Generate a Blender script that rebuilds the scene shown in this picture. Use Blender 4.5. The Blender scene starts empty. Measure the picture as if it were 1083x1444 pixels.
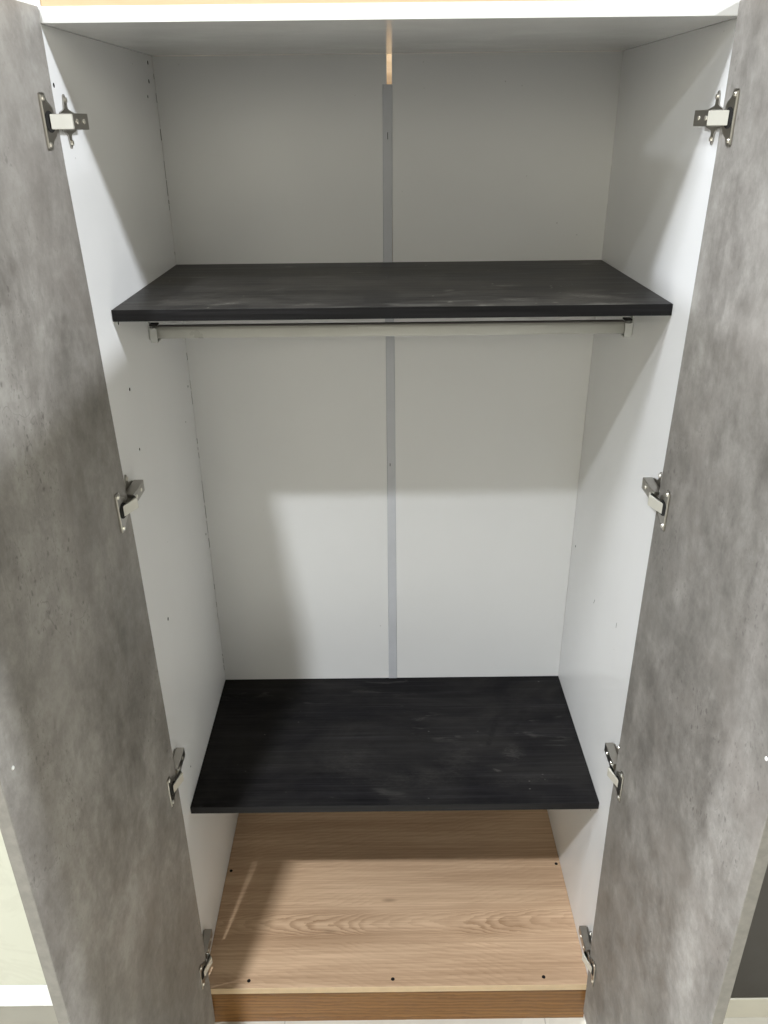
import bpy, bmesh, math, random
from mathutils import Vector, Matrix

random.seed(7)
scene = bpy.context.scene
COL = scene.collection

# ------------------------------------------------------------------ camera
cam_data = bpy.data.cameras.new('camera')
cam = bpy.data.objects.new('camera', cam_data)
COL.objects.link(cam)
scene.camera = cam
CAM = Vector((-0.0172, -1.153, 1.8673))
YAW, PITCH, ROLL = 0.0009, -0.4512, 0.011


def cam_axis(X, U, d):
    c, s = math.cos(ROLL), math.sin(ROLL)
    x, u = c * X + s * U, -s * X + c * U
    c, s = math.cos(PITCH), math.sin(PITCH)
    y, z = c * d - s * u, s * d + c * u
    c, s = math.cos(YAW), math.sin(YAW)
    return Vector((c * x + s * y, -s * x + c * y, z))


rt, up, fw = cam_axis(1, 0, 0), cam_axis(0, 1, 0), cam_axis(0, 0, 1)
m = Matrix((rt, up, -fw)).transposed().to_4x4()
m.translation = CAM
cam.matrix_world = m
cam_data.sensor_fit = 'VERTICAL'
cam_data.sensor_height = 24.0
cam_data.lens = 1134.19 * 24.0 / 1444.0
cam_data.clip_start = 0.02
cam_data.clip_end = 60

# ------------------------------------------------------------------ world and lamps (indoor shop light, plus added fills)
world = bpy.data.worlds.new('World')
scene.world = world
world.use_nodes = True
bg = world.node_tree.nodes['Background']
bg.inputs['Color'].default_value = (1.0, 0.965, 0.82, 1)
bg.inputs['Strength'].default_value = 0.22


def add_lamp(name, loc, watts, radius, col=(0.90, 0.945, 1.0), beam=None):
    d = bpy.data.lights.new(name, 'SPOT' if beam else 'POINT')
    d.energy = watts
    d.shadow_soft_size = radius
    d.color = col
    if beam:
        d.spot_size = math.radians(beam)
        d.spot_blend = 1.0
    o = bpy.data.objects.new(name, d)
    o.location = loc
    COL.objects.link(o)


WARM = (1.0, 0.965, 0.81)
add_lamp('ceiling_or_fill_lamp', (-0.73, -1.50, 3.40), 570, 0.045, beam=112)
add_lamp('ceiling_or_fill_lamp', (-0.90, -0.60, 3.40), 130, 0.26)
add_lamp('track_spotlight', (1.57, -0.50, 2.60), 140, 0.038)
add_lamp('ceiling_or_fill_lamp', (-3.70, -0.90, 3.40), 390, 0.09)
add_lamp('ceiling_or_fill_lamp', (-7.00, -3.10, 3.40), 300, 0.09)
add_lamp('ceiling_or_fill_lamp', (6.80, -0.90, 3.40), 300, 0.10)
add_lamp('ceiling_or_fill_lamp', (-1.20, -7.00, 3.20), 300, 1.10, WARM)  # added soft front fill, stands in for many far ceiling lights
add_lamp('ceiling_or_fill_lamp', (5.00, -5.20, 3.20), 350, 0.90, WARM)  # added warm fill from front right, lifts the left side panel
add_lamp('ceiling_or_fill_lamp', (-5.20, -5.20, 3.20), 270, 0.90, WARM)  # added matching fill from front left, lifts the right side panel

vs = scene.view_settings
vs.view_transform = 'Standard'
vs.look = 'None'
vs.exposure = 0.0
vs.gamma = 1.0
vs.use_curve_mapping = False


# ------------------------------------------------------------------ material helpers
class NT:
    def __init__(self, name):
        self.mat = bpy.data.materials.new(name)
        self.mat.use_nodes = True
        self.t = self.mat.node_tree
        self.b = self.t.nodes['Principled BSDF']
        self.co = self.t.nodes.new('ShaderNodeTexCoord').outputs['Object']

    def link(self, a, b):
        self.t.links.new(a, b)

    def setv(self, sock, v):
        if hasattr(v, 'is_output'):
            self.link(v, sock)
        else:
            sock.default_value = v

    def mapping(self, scale=(1, 1, 1), loc=(0, 0, 0), rot=(0, 0, 0), src=None):
        n = self.t.nodes.new('ShaderNodeMapping')
        self.link(src or self.co, n.inputs['Vector'])
        n.inputs['Scale'].default_value = scale
        n.inputs['Location'].default_value = loc
        n.inputs['Rotation'].default_value = rot
        return n.outputs[0]

    def noise(self, vec, scale, detail=4, rough=0.55, dist=0.0):
        n = self.t.nodes.new('ShaderNodeTexNoise')
        self.link(vec, n.inputs['Vector'])
        n.inputs['Scale'].default_value = scale
        n.inputs['Detail'].default_value = detail
        n.inputs['Roughness'].default_value = rough
        n.inputs['Distortion'].default_value = dist
        return n.outputs['Fac']

    def voronoi(self, vec, scale):
        n = self.t.nodes.new('ShaderNodeTexVoronoi')
        self.link(vec, n.inputs['Vector'])
        n.inputs['Scale'].default_value = scale
        return n.outputs['Distance']

    def math(self, op, a, b=0.0, c=0.0, clamp=False):
        n = self.t.nodes.new('ShaderNodeMath')
        n.operation = op
        n.use_clamp = clamp
        self.setv(n.inputs[0], a)
        self.setv(n.inputs[1], b)
        self.setv(n.inputs[2], c)
        return n.outputs[0]

    def rng(self, v, a, b, c=0.0, d=1.0):
        n = self.t.nodes.new('ShaderNodeMapRange')
        n.clamp = True
        n.interpolation_type = 'SMOOTHSTEP'
        self.setv(n.inputs[0], v)
        for i, k in enumerate((a, b, c, d)):
            n.inputs[i + 1].default_value = k
        return n.outputs[0]

    def ramp(self, v, stops):
        n = self.t.nodes.new('ShaderNodeValToRGB')
        self.link(v, n.inputs[0])
        e = n.color_ramp.elements
        while len(e) < len(stops):
            e.new(0.5)
        for k, (p, c) in zip(e, stops):
            k.position = p
            k.color = (*c, 1)
        return n.outputs[0]

    def mix(self, f, a, b, mode='MIX'):
        n = self.t.nodes.new('ShaderNodeMix')
        n.data_type = 'RGBA'
        n.blend_type = mode
        self.setv(n.inputs[0], f)
        for s, v in ((n.inputs[6], a), (n.inputs[7], b)):
            self.setv(s, v if hasattr(v, 'is_output') else (*v, 1))
        return n.outputs[2]

    def xyz(self, vec=None):
        n = self.t.nodes.new('ShaderNodeSeparateXYZ')
        self.link(vec or self.co, n.inputs[0])
        return n.outputs

    def bump(self, h, strength, dist):
        n = self.t.nodes.new('ShaderNodeBump')
        self.link(h, n.inputs['Height'])
        n.inputs['Strength'].default_value = strength
        n.inputs['Distance'].default_value = dist
        self.link(n.outputs[0], self.b.inputs['Normal'])

    def out(self, color, rough=0.4, metal=0.0, spec=0.5):
        self.setv(self.b.inputs['Base Color'], color if hasattr(color, 'is_output') else (*color, 1))
        self.setv(self.b.inputs['Roughness'], rough)
        self.b.inputs['Metallic'].default_value = metal
        self.b.inputs['Specular IOR Level'].default_value = spec
        return self.mat


def white_board(name, col=(0.80, 0.80, 0.80), rough=0.34, specks=True, vary=0.05):
    n = NT(name)
    cloud = n.noise(n.co, 2.2, 4, 0.6)
    c = n.mix(n.rng(cloud, 0.3, 0.7), tuple(v * 0.965 for v in col), col)
    if specks:
        d = n.voronoi(n.co, 38)
        msk = n.noise(n.mapping((1, 1, 1), (3, 1, 2)), 9, 3)
        f = n.math('MULTIPLY', n.rng(d, 0.03, 0.07, 1, 0), n.rng(msk, 0.60, 0.68))
        c = n.mix(n.math('MULTIPLY', f, 0.5), c, (0.22, 0.20, 0.17))
    sm = n.noise(n.mapping((1, 1, 0.5), (5, 2, 1)), 6, 5, 0.65)
    r = n.rng(sm, 0.3, 0.75, rough - vary, rough + vary * 1.8)
    n.bump(n.noise(n.co, 420, 2), 0.06, 0.0004)
    return n.out(c, r)


def concrete(name, seed):
    n = NT(name)
    base = n.mapping((1, 1, 1), (seed, seed * 1.7, seed * 0.6))
    tilt = n.mapping((1.0, 1.0, 0.62), (0, 0, 0), (math.radians(28), 0, 0), base)
    big = n.noise(tilt, 2.6, 7, 0.66, 0.35)
    mid = n.noise(base, 15, 8, 0.72, 0.2)
    fine = n.noise(base, 70, 5, 0.7)
    smudge = n.noise(n.mapping((1, 2.2, 1.0), (0, 0, 0), (math.radians(-32), 0, 0), base), 7.0, 7, 0.70, 0.5)
    grit = n.noise(base, 38, 7, 0.75, 0.3)
    v = n.math('MULTIPLY', n.rng(big, 0.30, 0.70), 0.42)
    v = n.math('MULTIPLY_ADD', n.rng(mid, 0.28, 0.72), 0.20, v)
    v = n.math('MULTIPLY_ADD', n.rng(grit, 0.30, 0.70), 0.11, v)
    v = n.math('MULTIPLY_ADD', n.rng(fine, 0.25, 0.75), 0.07, v)
    v = n.math('MULTIPLY_ADD', n.rng(smudge, 0.28, 0.72), 0.20, v)
    c = n.ramp(v, [(0.20, (0.140, 0.130, 0.117)), (0.42, (0.218, 0.204, 0.187)),
                   (0.60, (0.300, 0.284, 0.263)), (0.80, (0.405, 0.390, 0.364))])
    warm = n.noise(n.mapping((1, 1, 1), (9, 3, 5), (0, 0, 0), base), 4.5, 3)
    c = n.mix(n.rng(warm, 0.45, 0.7, 0, 0.35), c, (0.262, 0.236, 0.214))
    # clusters of small pits
    clus = n.noise(n.mapping((1, 1, 1), (1, 7, 2), (0, 0, 0), base), 4.2, 3, 0.6)
    wv = n.mapping((1, 1.0, 0.62), (0, 0, 0), (0.3, 0, 0), base)
    wj = n.t.nodes.new('ShaderNodeVectorMath')
    wj.operation = 'MULTIPLY_ADD'
    wn = n.t.nodes.new('ShaderNodeTexNoise')
    n.link(base, wn.inputs['Vector'])
    wn.inputs['Scale'].default_value = 130
    n.link(wn.outputs['Color'], wj.inputs[0])
    wj.inputs[1].default_value = (0.007, 0.007, 0.007)
    n.link(wv, wj.inputs[2])
    wv = wj.outputs[0]
    d1 = n.voronoi(wv, 95)
    d2 = n.voronoi(wv, 190)
    keep = n.noise(base, 60, 1)
    p1 = n.math('MULTIPLY', n.rng(d1, 0.12, 0.30, 1, 0), n.rng(clus, 0.50, 0.60))
    p1 = n.math('MULTIPLY', p1, n.rng(keep, 0.45, 0.55))
    p2 = n.math('MULTIPLY', n.rng(d2, 0.12, 0.28, 1, 0), n.rng(clus, 0.42, 0.62, 0, 0.7))
    p2 = n.math('MULTIPLY', p2, n.rng(keep, 0.38, 0.58))
    pits = n.math('MAXIMUM', p1, p2)
    c = n.mix(n.math('MULTIPLY', pits, 0.55), c, (0.090, 0.082, 0.075))
    # hairline scratches of the print
    ln = n.noise(n.mapping((1, 5, 2), (4, 2, 1), (0.6, 0, 0), base), 3.0, 3, 0.5, 1.2)
    hl = n.math('ABSOLUTE', n.math('SUBTRACT', ln, 0.5))
    hm = n.math('MULTIPLY', n.rng(hl, 0.0, 0.006, 1, 0), n.rng(clus, 0.48, 0.62, 0, 0.45))
    c = n.mix(hm, c, (0.15, 0.14, 0.13))
    n.bump(n.math('SUBTRACT', fine, pits), 0.10, 0.0006)
    return n.out(c, n.rng(mid, 0.3, 0.7, 0.44, 0.56), 0, 0.4)


def oak(name, light, dark, y0, freq=1.0, cathedral=True, axis='Y'):
    n = NT(name)
    wob = n.noise(n.mapping((1.2, 5, 5)), 2.0, 4, 0.55)
    x, y, z = n.xyz()
    w = y if axis == 'Y' else z
    ww = n.math('MULTIPLY_ADD', n.math('SUBTRACT', wob, 0.5), 0.028, n.math('SUBTRACT', w, y0))
    if cathedral:
        k = n.math('MULTIPLY', n.math('MULTIPLY', ww, ww), 5200.0)
        k = n.math('MINIMUM', k, 14.0)
        far = n.math('MULTIPLY', n.math('MAXIMUM', n.math('SUBTRACT', n.math('ABSOLUTE', ww), 0.03), 0.0), 170.0)
        near = n.rng(n.math('ABSOLUTE', ww), 0.018, 0.07, 1.0, 0.26)
        f = n.math('SUBTRACT', n.math('ADD', k, far), n.math('MULTIPLY', n.math('MULTIPLY_ADD', n.noise(n.mapping((1, 0.3, 1), (0.4, 0, 0)), 5.0, 3, 0.6), 0.22, x), 40.0))
        near = n.math('MULTIPLY', near, n.rng(n.noise(n.mapping((1, 2.0, 1), (0.83, 0.1, 0)), 3.2, 2), 0.36, 0.62, 0.30, 1.0))
    else:
        f = n.math('ADD', n.math('MULTIPLY', ww, 190.0), n.math('MULTIPLY', x, 3.0))
    f = n.math('MULTIPLY_ADD', n.noise(n.mapping((6, 24, 24)), 3.0, 5, 0.65), 3.0, f)
    saw = n.math('FRACT', n.math('MULTIPLY', f, 0.5 * freq))
    ring = n.math('MULTIPLY', n.rng(saw, 0.25, 0.96), n.rng(saw, 0.96, 1.0, 1, 0))
    fib = n.noise(n.mapping((2.2, 130, 130)), 1.4, 6, 0.72, 0.3)
    band = n.noise(n.mapping((0.7, 9, 9), (2, 1, 4)), 2.0, 4, 0.6)
    if cathedral:
        ring = n.math('MULTIPLY', ring, near)
    v = n.math('MULTIPLY', ring, 0.55)
    v = n.math('MULTIPLY_ADD', n.rng(fib, 0.33, 0.67), 0.36, v)
    v = n.math('MULTIPLY_ADD', n.rng(band, 0.25, 0.75), 0.46, v)
    mid = tuple((a + b) / 2 for a, b in zip(light, dark))
    c = n.ramp(v, [(0.12, light), (0.5, mid), (0.95, dark)])
    # a few small knots
    kn = n.voronoi(n.mapping((3.2, 11, 11), (0.37, 0.21, 0)), 1.0)
    c = n.mix(n.rng(kn, 0.02, 0.09, 0.55, 0), c, tuple(v * 0.5 for v in dark))
    n.bump(n.math('ADD', fib, n.math('MULTIPLY', ring, 0.4)), 0.12, 0.0005)
    return n.out(c, n.rng(fib, 0.3, 0.7, 0.36, 0.5), 0, 0.45)


def black_ash(name, dust, spec=0.2, marks=()):
    n = NT(name)
    wob = n.noise(n.mapping((1.5, 7, 7)), 2.2, 4)
    g = n.noise(n.mapping((2.6, 150, 150)), 1.6, 6, 0.68, 0.4)
    g2 = n.noise(n.mapping((1.4, 40, 40), (3, 2, 1)), 1.6, 4, 0.6, 0.8)
    v = n.math('ADD', n.math('MULTIPLY', n.rng(g, 0.2, 0.8), 0.62), n.math('MULTIPLY', n.rng(g2, 0.1, 0.9), 0.38))
    c = n.ramp(v, [(0.2, (0.005, 0.005, 0.0054)), (0.55, (0.0098, 0.0094, 0.0102)), (0.9, (0.021, 0.020, 0.022))])
    r = n.rng(g, 0.3, 0.7, 0.36, 0.52)
    if dust > 0:
        x, y, z = n.xyz()
        film = n.noise(n.mapping((1.6, 3.2, 1), (1, 4, 0)), 2.6, 6, 0.68, 0.5)
        film = n.rng(film, 0.32, 0.72)
        c = n.mix(n.math('MULTIPLY', film, 0.36 * dust), c, (0.135, 0.125, 0.108))
        # wiped smears
        sm = n.noise(n.mapping((6, 26, 1), (2, 7, 0), (0, 0, 0.35)), 1.6, 4, 0.6, 0.7)
        smm = n.noise(n.mapping((1, 1, 1), (5, 3, 0)), 5.0, 2)
        s = n.math('MULTIPLY', n.rng(sm, 0.56, 0.70), n.rng(smm, 0.50, 0.62))
        c = n.mix(n.math('MULTIPLY', s, 0.45 * dust), c, (0.21, 0.20, 0.18))
        # specks and scuffs
        d = n.voronoi(n.mapping((1, 1.6, 1), (0.3, 0.1, 0)), 46)
        sp = n.math('MULTIPLY', n.rng(d, 0.05, 0.14, 1, 0), n.rng(n.noise(n.co, 13, 2), 0.60, 0.68))
        c = n.mix(n.math('MULTIPLY', sp, 0.70 * dust), c, (0.42, 0.40, 0.36))
        brk = n.noise(n.mapping((1, 2.6, 1), (7, 1, 0), (0, 0, 0.5)), 55, 7, 0.8, 0.8)
        for mx, my, rx, ry, rot, amt in marks:
            cr, sr = math.cos(rot), math.sin(rot)
            ax, ay = n.math('SUBTRACT', x, mx), n.math('SUBTRACT', y, my)
            u = n.math('DIVIDE', n.math('ADD', n.math('MULTIPLY', ax, cr), n.math('MULTIPLY', ay, sr)), rx)
            w_ = n.math('DIVIDE', n.math('SUBTRACT', n.math('MULTIPLY', ay, cr), n.math('MULTIPLY', ax, sr)), ry)
            dd_ = n.math('ADD', n.math('MULTIPLY', u, u), n.math('MULTIPLY', w_, w_))
            dd_ = n.math('ADD', dd_, n.math('MULTIPLY', n.math('SUBTRACT', brk, 0.45), 6.5))
            c = n.mix(n.math('MULTIPLY', n.rng(dd_, -0.6, 1.2, 1, 0), abs(amt)), c,
                      (0.40, 0.375, 0.33) if amt > 0 else (0.008, 0.008, 0.008))
        r = n.math('ADD', r, n.math('MULTIPLY', film, 0.12))
    n.bump(g, 0.22, 0.0006)
    return n.out(c, r, 0, spec)


def metal(name, col, rough):
    n = NT(name)
    v = n.noise(n.co, 40, 2)
    c = n.mix(v, tuple(k * 0.93 for k in col), col)
    return n.out(c, n.rng(v, 0.3, 0.7, rough - 0.02, rough + 0.03), 1.0)


def plain(name, col, rough=0.5, var=0.06, scale=14):
    n = NT(name)
    v = n.noise(n.co, scale, 5, 0.6)
    c = n.mix(n.rng(v, 0.3, 0.7), tuple(k * (1 - var) for k in col), tuple(min(1, k * (1 + var)) for k in col))
    return n.out(c, n.rng(v, 0.3, 0.7, rough - 0.05, rough + 0.05))


M = {}
M['white'] = white_board('white_melamine', (0.82, 0.82, 0.82))
M['white_top'] = white_board('white_melamine_satin', (0.77, 0.77, 0.76), 0.12, True, 0.02)
M['white_back'] = white_board('white_hardboard', (0.73, 0.73, 0.725), 0.40)
M['strip'] = plain('grey_plastic_profile', (0.50, 0.51, 0.54), 0.38, 0.04)
M['concrete_a'] = concrete('concrete_print', 0.0)
M['concrete_b'] = concrete('concrete_print_b', 3.7)
M['oak'] = oak('oak_print', (0.60, 0.420, 0.275), (0.315, 0.195, 0.112), 0.160)
M['oak_edge'] = plain('oak_edge_band', (0.62, 0.46, 0.28), 0.42, 0.06, 30)
M['plinth'] = oak('plinth_wood_print', (0.32, 0.158, 0.046), (0.175, 0.078, 0.021), 0.03, 0.9, False, 'Z')
M['ash_dusty'] = black_ash('black_ash_dusty', 1.65, 0.30, [
    (-0.135, 0.122, 0.030, 0.012, 0.25, 0.40), (-0.262, 0.135, 0.034, 0.016, 0.35, 0.36), (0.097, 0.225, 0.014, 0.010, 0.9, 0.45),
    (0.092, 0.130, 0.006, 0.007, 0.0, 0.75), (0.196, 0.143, 0.045, 0.014, 0.1, 0.28), (0.326, 0.165, 0.050, 0.026, -0.2, 0.26),
    (-0.005, 0.122, 0.060, 0.020, 0.0, -0.75), (0.10, 0.20, 0.05, 0.012, 0.5, 0.16), (-0.20, 0.25, 0.04, 0.010, 0.7, 0.14),
    (0.255, 0.118, 0.006, 0.006, 0.0, 0.6), (-0.36, 0.17, 0.03, 0.012, 0.2, 0.22)])
M['ash'] = black_ash('black_ash_smudged', 0.28, 0.04, [
    (0.270, 0.255, 0.030, 0.030, 0.2, 0.06), (0.230, 0.200, 0.014, 0.005, -0.4, 0.12), (0.235, 0.330, 0.010, 0.090, -0.35, -0.7),
    (0.140, 0.250, 0.060, 0.060, 0.0, 0.022), (-0.10, 0.23, 0.08, 0.06, 0.4, 0.022), (0.05, 0.18, 0.14, 0.03, 0.1, 0.022), (0.28, 0.17, 0.10, 0.02, 0.1, 0.025),
    (0.06, 0.34, 0.06, 0.06, 0.3, -0.5), (0.30, 0.36, 0.010, 0.06, -0.5, -0.6)])
M['ash_edge'] = black_ash('black_ash_edge', 0.0)
M['nickel'] = metal('nickel_steel', (0.90, 0.87, 0.80), 0.30)
ns = NT('nickel_satin')
ns.out(ns.mix(ns.noise(ns.co, 60, 2), (0.70, 0.68, 0.60), (0.76, 0.74, 0.66)), 0.42, 0.45)
M['nickel_satin'] = ns.mat
M['nickel_dark'] = metal('nickel_dull', (0.42, 0.40, 0.365), 0.30)
M['dark'] = plain('dark_void', (0.012, 0.011, 0.010), 0.8)
M['edge_grey'] = plain('grey_edge_band', (0.205, 0.192, 0.168), 0.5, 0.12, 60)
M['gap'] = plain('dusty_gap', (0.07, 0.062, 0.05), 0.8)
M['strip_dark'] = plain('dark_grey_plastic', (0.10, 0.092, 0.085), 0.6)
M['alu'] = plain('satin_aluminium', (0.60, 0.595, 0.55), 0.32, 0.02)
M['zinc'] = plain('grey_zinc', (0.58, 0.585, 0.57), 0.35)
M['cap'] = plain('white_plastic', (0.85, 0.85, 0.83), 0.3)
M['tan'] = oak('tan_wood_panel', (0.62, 0.455, 0.285), (0.54, 0.375, 0.22), 1.0, 0.6, False, 'Z')
M['wall'] = plain('pale_wall_paint', (0.70, 0.72, 0.66), 0.7, 0.03, 4)


def floor_tiles():
    n = NT('cream_floor_tiles')
    v = n.noise(n.co, 5, 6, 0.6, 0.6)
    c = n.mix(n.rng(v, 0.3, 0.7), (0.54, 0.51, 0.44), (0.61, 0.585, 0.515))
    x, y, z = n.xyz()

    def line(s, off):
        f = n.math('FRACT', n.math('ADD', n.math('DIVIDE', s, 0.6), off))
        return n.math('LESS_THAN', n.math('ABSOLUTE', n.math('SUBTRACT', f, 0.5)), 0.0024)
    g = n.math('MAXIMUM', line(x, 0.93), line(y, 0.72))
    c = n.mix(g, c, (0.40, 0.38, 0.33))
    return n.out(c, n.rng(v, 0.3, 0.7, 0.18, 0.28))


def cream_marble():
    n = NT('cream_marble_laminate')
    v = n.noise(n.mapping((1, 1, 1), (1, 2, 3), (0.4, 0.3, 0)), 3.0, 7, 0.6, 1.4)
    a = n.rng(n.math('ABSOLUTE', n.math('SUBTRACT', v, 0.5)), 0.0, 0.05, 1, 0)
    c = n.mix(n.math('MULTIPLY', a, 0.22), (0.56, 0.56, 0.46), (0.44, 0.43, 0.35))
    return n.out(c, 0.25)


M['tiles'] = floor_tiles()
M['marble'] = cream_marble()
M['charcoal'] = plain('charcoal_laminate', (0.052, 0.046, 0.040), 0.45, 0.05)
M['ivory'] = plain('ivory_skirting', (0.74, 0.71, 0.61), 0.4, 0.03)
M['grey'] = plain('grey_plinth', (0.30, 0.285, 0.24), 0.5, 0.05)


# ------------------------------------------------------------------ mesh helpers
def bm_box(bm, x0, x1, y0, y1, z0, z1, bevel=0.0):
    r = bmesh.ops.create_cube(bm, size=1.0)
    for v in r['verts']:
        v.co = Vector((x0 + (v.co.x + 0.5) * (x1 - x0), y0 + (v.co.y + 0.5) * (y1 - y0), z0 + (v.co.z + 0.5) * (z1 - z0)))
    if bevel > 0:
        es = {e for v in r['verts'] for e in v.link_edges}
        bmesh.ops.bevel(bm, geom=list(es), offset=bevel, segments=2, affect='EDGES', profile=0.5)


def bm_cyl(bm, p0, p1, r0, r1=None, seg=14):
    p0, p1 = Vector(p0), Vector(p1)
    d = p1 - p0
    rot = d.to_track_quat('Z', 'Y').to_matrix().to_4x4()
    mat = Matrix.Translation((p0 + p1) / 2) @ rot
    bmesh.ops.create_cone(bm, cap_ends=True, segments=seg, radius1=r0, radius2=r0 if r1 is None else r1,
                          depth=d.length, matrix=mat)


def bm_prism(bm, pts, off):
    """closed polygon of 3D points extruded by the vector off"""
    off = Vector(off)
    a = [bm.verts.new(Vector(p)) for p in pts]
    b = [bm.verts.new(Vector(p) + off) for p in pts]
    n = len(pts)
    bm.faces.new(a)
    bm.faces.new(list(reversed(b)))
    for i in range(n):
        bm.faces.new((a[i], b[i], b[(i + 1) % n], a[(i + 1) % n]))
    bmesh.ops.recalc_face_normals(bm, faces=bm.faces[:])


def obj(name, bm, mat, parent=None, smooth=False, mats=None):
    me = bpy.data.meshes.new(name)
    bmesh.ops.recalc_face_normals(bm, faces=bm.faces[:])
    bm.to_mesh(me)
    bm.free()
    for k in (mats or [mat]):
        me.materials.append(k)
    if smooth:
        for p in me.polygons:
            p.use_smooth = True
    o = bpy.data.objects.new(name, me)
    COL.objects.link(o)
    if parent:
        o.parent = parent
    return o


def box(name, mat, parent, x0, x1, y0, y1, z0, z1, bevel=0.0):
    bm = bmesh.new()
    bm_box(bm, x0, x1, y0, y1, z0, z1, bevel)
    return obj(name, bm, mat, parent)


def thing(name, label, cat, loc=(0, 0, 0)):
    o = bpy.data.objects.new(name, None)
    o.empty_display_size = 0.1
    o.location = loc
    COL.objects.link(o)
    o['label'] = label
    o['category'] = cat
    return o


def drill(o, holes):
    """real blind holes: list of (start, end, radius); the hole walls get the dark material in slot 1"""
    o.data.materials.append(M['dark'])
    bm = bmesh.new()
    for a, b, r in holes:
        bm_cyl(bm, a, b, r, None, 12)
    me = bpy.data.meshes.new('cutter')
    bm.to_mesh(me)
    bm.free()
    me.materials.append(M['dark'])
    for p in me.polygons:
        p.material_index = 0
    c = bpy.data.objects.new('cutter', me)
    COL.objects.link(c)
    md = o.modifiers.new('drill', 'BOOLEAN')
    md.operation = 'DIFFERENCE'
    md.solver = 'EXACT'
    md.material_mode = 'TRANSFER'
    md.object = c
    bpy.context.view_layer.update()
    dg = bpy.context.evaluated_depsgraph_get()
    new = bpy.data.meshes.new_from_object(o.evaluated_get(dg))
    o.modifiers.clear()
    o.data = new
    bpy.data.objects.remove(c)


# ------------------------------------------------------------------ dimensions (metres)
W = 0.432            # half of the inner width
T = 0.018            # board thickness
YB = 0.5367          # inner face of the back
ZT = 1.9805          # underside of the top
ZU, YU = 1.6118, 0.0957
ZL, YL = 0.5712, 0.1039
ZF = 0.1312          # top of the bottom board

# ------------------------------------------------------------------ setting
fl = box('floor', M['tiles'], None, -3.5, 3.5, -3.5, 0.70, -0.05, 0.0)
fl['kind'] = 'structure'
wl = box('wall', M['wall'], None, -3.5, 3.5, 0.70, 0.80, -0.05, 2.75)
wl['kind'] = 'structure'
wp = thing('wall_panel', 'tan wood panel with a white edge on the wall behind the wardrobe', 'wall panel', (0, 0.655, 0))
box('board', M['tan'], wp, -0.655, 1.6, -0.015, 0.02, 0.002, 2.60, 0.001)
box('edge_strip', M['cap'], wp, -0.667, -0.6555, -0.017, 0.02, 0.002, 2.60, 0.001)

# neighbouring cabinets
nl = thing('cabinet', 'cream marble effect cabinet with white bottom rail beside the wardrobe', 'cabinet', (-1.0, 0, 0))
box('front_panel', M['marble'], nl, -0.55, 0.53, 0.0, 0.018, 0.1515, 0.86, 0.001)
box('bottom_rail', M['cap'], nl, -0.55, 0.53, -0.002, 0.030, 0.081, 0.150, 0.001)
box('carcass', M['cap'], nl, -0.55, 0.53, 0.032, 0.54, 0.082, 0.86, 0.001)
box('plinth', M['grey'], nl, -0.55, 0.53, 0.001, 0.45, 0.0, 0.080)
nr = thing('cabinet', 'charcoal cabinet on an ivory skirting beside the wardrobe', 'cabinet', (1.0, 0, 0))
box('front_panel', M['charcoal'], nr, -0.53, 0.55, 0.006, 0.024, 0.069, 0.86, 0.001)
box('carcass', M['charcoal'], nr, -0.53, 0.55, 0.026, 0.54, 0.070, 0.86, 0.001)
box('skirting', M['ivory'], nr, -0.53, 0.55, 0.004, 0.45, 0.0, 0.067, 0.001)

# ------------------------------------------------------------------ wardrobe carcass
wd = thing('wardrobe', 'open two door wardrobe with grey concrete effect doors, white inside and black shelves', 'wardrobe')

for s in (-1, 1):
    a, b = sorted((s * W, s * (W + T)))
    p = box('side_panel', M['white'], wd, a, b, 0.0, 0.555, 0.0, ZT, 0.0007)
    if s < 0:
        hs = [(0.505, 1.968), (0.497, 1.938), (0.476, 1.913), (0.122, 1.586), (0.128, 1.476), (0.132, 1.369),
              (0.147, 1.015), (0.150, 0.641), (0.515, 1.363), (0.460, 1.302), (0.517, 1.006), (0.012, 1.914)]
        rr = [0.0034, 0.0036, 0.0026, .0030, .0030, .0026, .0036, .0022, .0026, .0016, .0026, .0030]
    else:
        hs = [(0.505, 0.969), (0.152, 0.50)]
        rr = [0.0026, 0.0018]
    drill(p, [((s * (W - 0.004), y, z), (s * (W + 0.011), y, z), r) for (y, z), r in zip(hs, rr)])

    for (y, z, h, t) in ((() if s < 0 else ((0.310, 0.940, 0.014, 0.45), (0.152, 0.985, 0.012, 0.05)))):
        bm = bmesh.new()
        bm_box(bm, -0.00015, 0.00015, -0.0006, 0.0006, -h / 2, h / 2)
        sc = obj('scratch', bm, M['gap'], p)
        sc.location = (s * W, y, z)
        sc.rotation_euler = (t, 0, 0)

top = box('top_panel', M['white_top'], wd, -W - T, W + T, -0.001, 0.555, ZT + 0.0002, ZT + T, 0.0007)

bot = box('bottom_panel', M['oak'], wd, -W + 0.0005, W - 0.0005, 0.0006, 0.5355, ZF - T, ZF, 0.0004)
box('edge_band', M['oak_edge'], bot, -W + 0.0005, W - 0.0005, -0.0004, 0.0006, ZF - T, ZF, 0.0003)
drill(bot, [((x, y, ZF + 0.004), (x, y, ZF - 0.010), 0.0042) for x, y in
            ((-0.421, 0.315), (-0.332, 0.018), (-0.008, 0.018), (0.332, 0.019), (0.421, 0.325))])
box('plinth', M['plinth'], wd, -W + 0.0005, W - 0.0005, 0.008, 0.024, 0.0, ZF - T - 0.0005, 0.0006)

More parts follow.
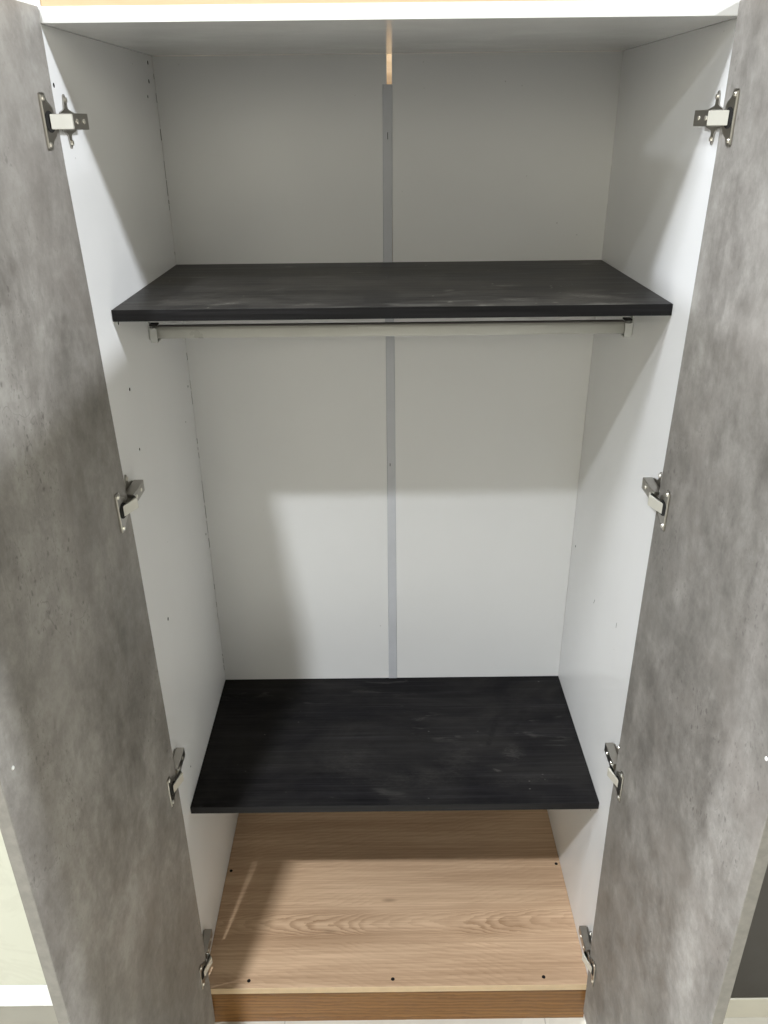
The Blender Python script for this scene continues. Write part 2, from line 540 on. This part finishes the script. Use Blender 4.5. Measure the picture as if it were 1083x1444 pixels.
# back: two hardboard panels, the joint profile between them stops short of the top
box('back_panel', M['white_back'], wd, -W + 0.0004, -0.0020, YB, YB + 0.003, 0.10, ZT)
bp = box('back_panel', M['white_back'], wd, 0.0078, W - 0.0004, YB, YB + 0.003, 0.10, ZT)
bm = bmesh.new()
zs = [1.9305, ZU, 1.45, 1.1, ZL - 0.02]
xl = [-0.0098, -0.0118, -0.0080, -0.0078, -0.0080]
xr = [0.0086, 0.0072, 0.0108, 0.0120, 0.0136]
rows = []
for z, a, b in zip(zs, xl, xr):
    rows.append([bm.verts.new((x, y, z)) for x, y in
                 ((a, YB - 0.0002), (a + 0.0012, YB - 0.0022), (b - 0.0012, YB - 0.0022), (b, YB - 0.0002),
                  (b, YB + 0.004), (a, YB + 0.004))])
for r0, r1 in zip(rows, rows[1:]):
    for i in range(6):
        bm.faces.new((r0[i], r0[(i + 1) % 6], r1[(i + 1) % 6], r1[i]))
bm.faces.new(rows[0])
bm.faces.new(list(reversed(rows[-1])))
js = obj('joint_strip', bm, M['strip'], wd)
box('scuff_mark', M['dark'], js, -0.0014, -0.0002, YB - 0.0025, YB - 0.0021, 1.838, 1.850)
box('scuff_mark', M['dark'], js, -0.0014, 0.0001, YB - 0.0025, YB - 0.0021, 1.165, 1.172)

# ragged dark joint between the side panel and the back
z = ZL + 0.03
while z < 1.96:
    h = random.uniform(0.008, 0.05)
    if random.random() < (0.72 if 1.0 < z < 1.56 else 0.45):
        w = random.uniform(0.0003, 0.0010)
        box('joint_gap', M['gap'], wd, -W + 0.0001, -W + w, YB - random.uniform(0.0002, 0.0010), YB + 0.001, z, z + h * random.uniform(0.4, 1.0))
    z += h


# ------------------------------------------------------------------ shelves
def shelf(mat, yf, zt):
    s = box('shelf', mat, wd, -W + 0.0006, W - 0.0006, yf + 0.0008, YB - 0.0005, zt - T, zt, 0.0004)
    box('edge_band', M['ash_edge'], s, -W + 0.0006, W - 0.0006, yf - 0.0002, yf + 0.0008, zt - T + 0.0002, zt - 0.0001, 0.0003)
    return s


shelf(M['ash_dusty'], YU, ZU)
shelf(M['ash'], YL, ZL)

# ------------------------------------------------------------------ hanging rail
RY, RZ = 0.284, 1.5335
rail = bpy.data.objects.new('hanging_rail', None)
rail.empty_display_size = 0.05
COL.objects.link(rail)
rail.parent = wd
bm = bmesh.new()
prof = []
hw, hh = 0.0070, 0.0115
for k in range(24):
    a = 2 * math.pi * k / 24
    cy, cz = math.cos(a), math.sin(a)
    prof.append((RY + hw * cy, RZ + (hh - hw) * (1 if cz >= 0 else -1) + hw * cz))
va = [bm.verts.new((-W + 0.013, y, z)) for y, z in prof]
vb = [bm.verts.new((W - 0.013, y, z)) for y, z in prof]
for i in range(24):
    bm.faces.new((va[i], va[(i + 1) % 24], vb[(i + 1) % 24], vb[i]))
bm.faces.new(va)
bm.faces.new(list(reversed(vb)))
obj('rod', bm, M['alu'], rail, True)
box('sound_strip', M['strip_dark'], rail, -W + 0.017, W - 0.017, RY - 0.0052, RY + 0.0052, RZ + 0.0098, RZ + 0.0122, 0.0006)
for s in (-1, 1):
    bm = bmesh.new()
    X = lambda d: s * (W - d)

    def sb(d0, d1, y0, y1, z0, z1, bv=0.0006):
        a, b = sorted((X(d0), X(d1)))
        bm_box(bm, a, b, y0, y1, z0, z1, bv)
    sb(0.0, 0.003, RY - 0.006, RY + 0.006, RZ - 0.013, ZU - T - 0.0005)       # strap on the side panel
    sb(0.003, 0.0155, RY - 0.0098, RY - 0.0078, RZ - 0.0145, RZ + 0.009)      # front lip
    sb(0.003, 0.0155, RY + 0.0078, RY + 0.0098, RZ - 0.0145, RZ + 0.009)      # rear lip
    sb(0.003, 0.0165, RY - 0.0098, RY + 0.0098, RZ - 0.0165, RZ - 0.0146)     # cradle
    sup = obj('rail_support', bm, M['zinc'], rail)
    bm = bmesh.new()
    a, b = sorted((X(0.0035), X(0.0170)))
    bm_box(bm, a, b, RY - 0.0085, RY + 0.0085, RZ + 0.0127, RZ + 0.0155, 0.0005)
    obj('rail_clip', bm, M['dark'], sup)


# ------------------------------------------------------------------ doors
def interp(tab, z):
    tab = sorted(tab)
    if z <= tab[0][0]:
        return tab[0][1]
    for (a, va_), (b, vb_) in zip(tab, tab[1:]):
        if z <= b:
            t = (z - a) / (b - a)
            return va_ + (vb_ - va_) * t
    return tab[-1][1]


DELTA = {-1: [(0.0, .0170), (0.24, .0190), (0.64, .0195), (0.945, .0173), (1.245, .0142), (1.425, .0106), (1.646, .0067), (1.832, .0024), (2.0, .0016)],
         1: [(0.0, .0066), (0.10, .0075), (0.27, .0124), (0.65, .0174), (0.87, .0168), (1.18, .0160), (1.363, .0142), (1.58, .0108), (1.82, .0080), (2.0, .0082)]}
FREE = {-1: 0.4640, 1: 0.4375}
DW = 0.446
YH = -0.002
DT = 0.017
ZTOP = {-1: 1.9985, 1: 1.9965}
ZBOT = {-1: 0.022, 1: 0.040}


def door_x(s, y, z):
    """|x| of the inner face of the door at (y, z)"""
    t = (YH - y) / DW
    xh = W - interp(DELTA[s], z)
    return xh + (FREE[s] - xh) * t


doors = {}
for s in (-1, 1):
    bm = bmesh.new()
    NZ, NY = 44, 6
    inn, outn = [], []
    for i in range(NZ + 1):
        z = ZBOT[s] + (ZTOP[s] - ZBOT[s]) * i / NZ
        inn.append([]); outn.append([])
        for j in range(NY + 1):
            y = YH - DW * j / NY
            inn[-1].append(bm.verts.new((s * door_x(s, y, z), y, z)))
            outn[-1].append(bm.verts.new((s * (door_x(s, y, z) + DT), y, z)))
    for i in range(NZ):
        for j in range(NY):
            bm.faces.new((inn[i][j], inn[i + 1][j], inn[i + 1][j + 1], inn[i][j + 1]))
            bm.faces.new((outn[i][j], outn[i][j + 1], outn[i + 1][j + 1], outn[i + 1][j]))
        for g in (0, NY):
            bm.faces.new((inn[i][g], outn[i][g], outn[i + 1][g], inn[i + 1][g]))
    for j in range(NY):
        for g in (0, NZ):
            bm.faces.new((inn[g][j], inn[g][j + 1], outn[g][j + 1], outn[g][j]))
    bmesh.ops.recalc_face_normals(bm, faces=bm.faces[:])
    sharp = [e for e in bm.edges if len(e.link_faces) == 2 and e.calc_face_angle() > 0.8]
    bmesh.ops.bevel(bm, geom=sharp, offset=0.0006, segments=1, affect='EDGES')
    d = obj('door', bm, M['concrete_a'] if s < 0 else M['concrete_b'], wd)
    doors[s] = d
    a, b = sorted((s * (FREE[s] + 0.0004), s * (FREE[s] + DT - 0.0002)))
    box('edge_band', M['edge_grey'], d, a, b, YH - DW - 0.0009, YH - DW - 0.0001, ZBOT[s] + 0.001, ZTOP[s] - 0.001, 0.0003)
    # white cap of the handle screw
    y, z = (-0.4225, 1.181) if s < 0 else (-0.4210, 1.180)
    x = door_x(s, y, z)
    bm = bmesh.new()
    bmesh.ops.create_uvsphere(bm, u_segments=12, v_segments=8, radius=0.0028,
                              matrix=Matrix.Translation((s * x, y, z)) @ Matrix.Diagonal((0.7, 1, 1, 1)))
    obj('screw_cap', bm, M['cap'], d, True)


# ------------------------------------------------------------------ hinges
def rounded(pts, r=0.003, k=3):
    out = []
    n = len(pts)
    for i in range(n):
        p, a, b = Vector(pts[i]), Vector(pts[i - 1]), Vector(pts[(i + 1) % n])
        ra = min(r, (a - p).length * 0.45)
        rb = min(r, (b - p).length * 0.45)
        p0, p1 = p + (a - p).normalized() * ra, p + (b - p).normalized() * rb
        for q in range(k + 1):
            t = q / k
            out.append((p0 * (1 - t) ** 2 + p * 2 * t * (1 - t) + p1 * t * t))
    return out


def hinge(s, zc):
    h = bpy.data.objects.new('hinge', None)
    h.empty_display_size = 0.03
    h.location = (s * W, 0, zc)
    COL.objects.link(h)
    h.parent = wd
    L = lambda d, y, z: Vector((-s * d, y, z))          # d = distance from the side panel towards the middle
    dd = lambda y, z: W - door_x(s, y, z + zc)          # door face distance at (y, z)
    # flange screwed to the door
    out = [(-0.046, -0.0325), (-0.046, 0.0325), (-0.031, 0.0325), (-0.0285, 0.024), (-0.0145, 0.0165),
           (-0.0125, 0.0), (-0.0145, -0.0165), (-0.0285, -0.024), (-0.031, -0.0325)]
    out = [(p.x, p.y) for p in rounded([Vector((a, b, 0)) for a, b in out], 0.0035)]
    bm = bmesh.new()
    bm_prism(bm, [L(dd(y, z) + 0.0002, y, z) for y, z in out], L(0.0016, 0, 0))
    obj('door_flange', bm, M['nickel_dark'], h)
    # raised rim of the flange along the free side
    bm = bmesh.new()
    e = [L(dd(-0.0452, z) + q, -0.0452 + w, z) for z, q, w in ((-0.030, 0.0018, 0), (0.030, 0.0018, 0), (0.030, 0.0032, 0), (-0.030, 0.0032, 0))]
    bm_prism(bm, e, (0, 0.0018, 0))
    obj('flange_rim', bm, M['nickel'], h)
    # cup mouth: raised dark disc, shade of the recess put into its colour
    bm = bmesh.new()
    pts = []
    for k in range(20):
        a = 2 * math.pi * k / 20
        y, z = -0.0285 + 0.0135 * math.cos(a), 0.0125 * math.sin(a)
        pts.append(L(dd(y, z) + 0.0019, y, z))
    bm_prism(bm, pts, L(0.0006, 0, 0))
    obj('cup_shade_disc', bm, M['dark'], h)
    for z in (-0.0262, 0.0262):
        bm = bmesh.new()
        bm_cyl(bm, L(dd(-0.037, z) + 0.0016, -0.037, z), L(dd(-0.037, z) + 0.0034, -0.037, z), 0.0038, 0.0028)
        obj('flange_screw', bm, M['nickel'], h)
    # link arm from the cup to the arm body, an angled U channel
    d0 = dd(-0.024, 0) + 0.0035
    bm = bmesh.new()
    db = 0.0205 + 0.65 * max(0.0, dd(-0.024, 0))
    A, B, C_ = (d0, -0.0325), (db, 0.0000), (max(0.0185, db - 0.008), 0.0105)
    A2, B2, C2 = (d0, -0.0255), (db - 0.004, 0.0040), (0.0150, 0.0120)
    hz = 0.0088
    P = [L(a, y, -hz) for a, y in (A, B, C_, C2, B2, A2)]
    bm_prism(bm, P, (0, 0, 2 * hz))
    es = [e for e in bm.edges]
    bmesh.ops.bevel(bm, geom=es, offset=0.0006, segments=1, affect='EDGES')
    obj('link_arm', bm, M['nickel_satin'], h)
    # second link, dark, below the first
    bm = bmesh.new()
    P = [L(a, y, -0.006) for a, y in ((d0 - 0.001, -0.0245), (0.015, 0.004), (0.011, 0.009), (d0 - 0.001, -0.0190))]
    bm_prism(bm, P, (0, 0, 0.012))
    obj('inner_link', bm, M['nickel_dark'], h)
    # arm body on the mounting plate
    bm = bmesh.new()
    P = [L(a, y, -0.0098) for a, y in ((0.0025, 0.010), (0.0180, 0.0095), (0.0190, 0.030), (0.0185, 0.0690), (0.0025, 0.0690))]
    bm_prism(bm, P, (0, 0, 0.0196))
    bmesh.ops.bevel(bm, geom=[e for e in bm.edges], offset=0.0006, segments=1, affect='EDGES')
    obj('arm_body', bm, M['nickel_dark'], h)
    for y, d in ((0.024, 0.0186), (0.050, 0.0186)):
        bm = bmesh.new()
        bm_cyl(bm, L(d - 0.001, y, 0), L(d + 0.0012, y, 0), 0.0036, 0.0030)
        obj('adjusting_screw', bm, M['nickel'], h)
    # mounting plate with wings
    out = [(0.012, -0.0105), (0.030, -0.0150), (0.0335, -0.0300), (0.0365, -0.0335), (0.0405, -0.0300), (0.0430, -0.0150), (0.066, -0.0105),
           (0.066, 0.0105), (0.0430, 0.0150), (0.0405, 0.0300), (0.0365, 0.0335), (0.0335, 0.0300), (0.030, 0.0150), (0.012, 0.0105)]
    out = [(p.x, p.y) for p in rounded([Vector((a, b, 0)) for a, b in out], 0.0025, 2)]
    bm = bmesh.new()
    bm_prism(bm, [L(0.0003, y, z) for y, z in out], L(0.0020, 0, 0))
    obj('mounting_plate', bm, M['nickel_dark'], h)
    for z in (-0.0255, 0.0255):
        bm = bmesh.new()
        bm_cyl(bm, L(0.002, 0.037, z), L(0.0046, 0.037, z), 0.0040, 0.0030)
        obj('plate_screw', bm, M['nickel'], h)


for s, zz in ((-1, (1.872, 1.330, 0.757, 0.229)), (1, (1.868, 1.324, 0.757, 0.225))):
    for z in zz:
        hinge(s, z)
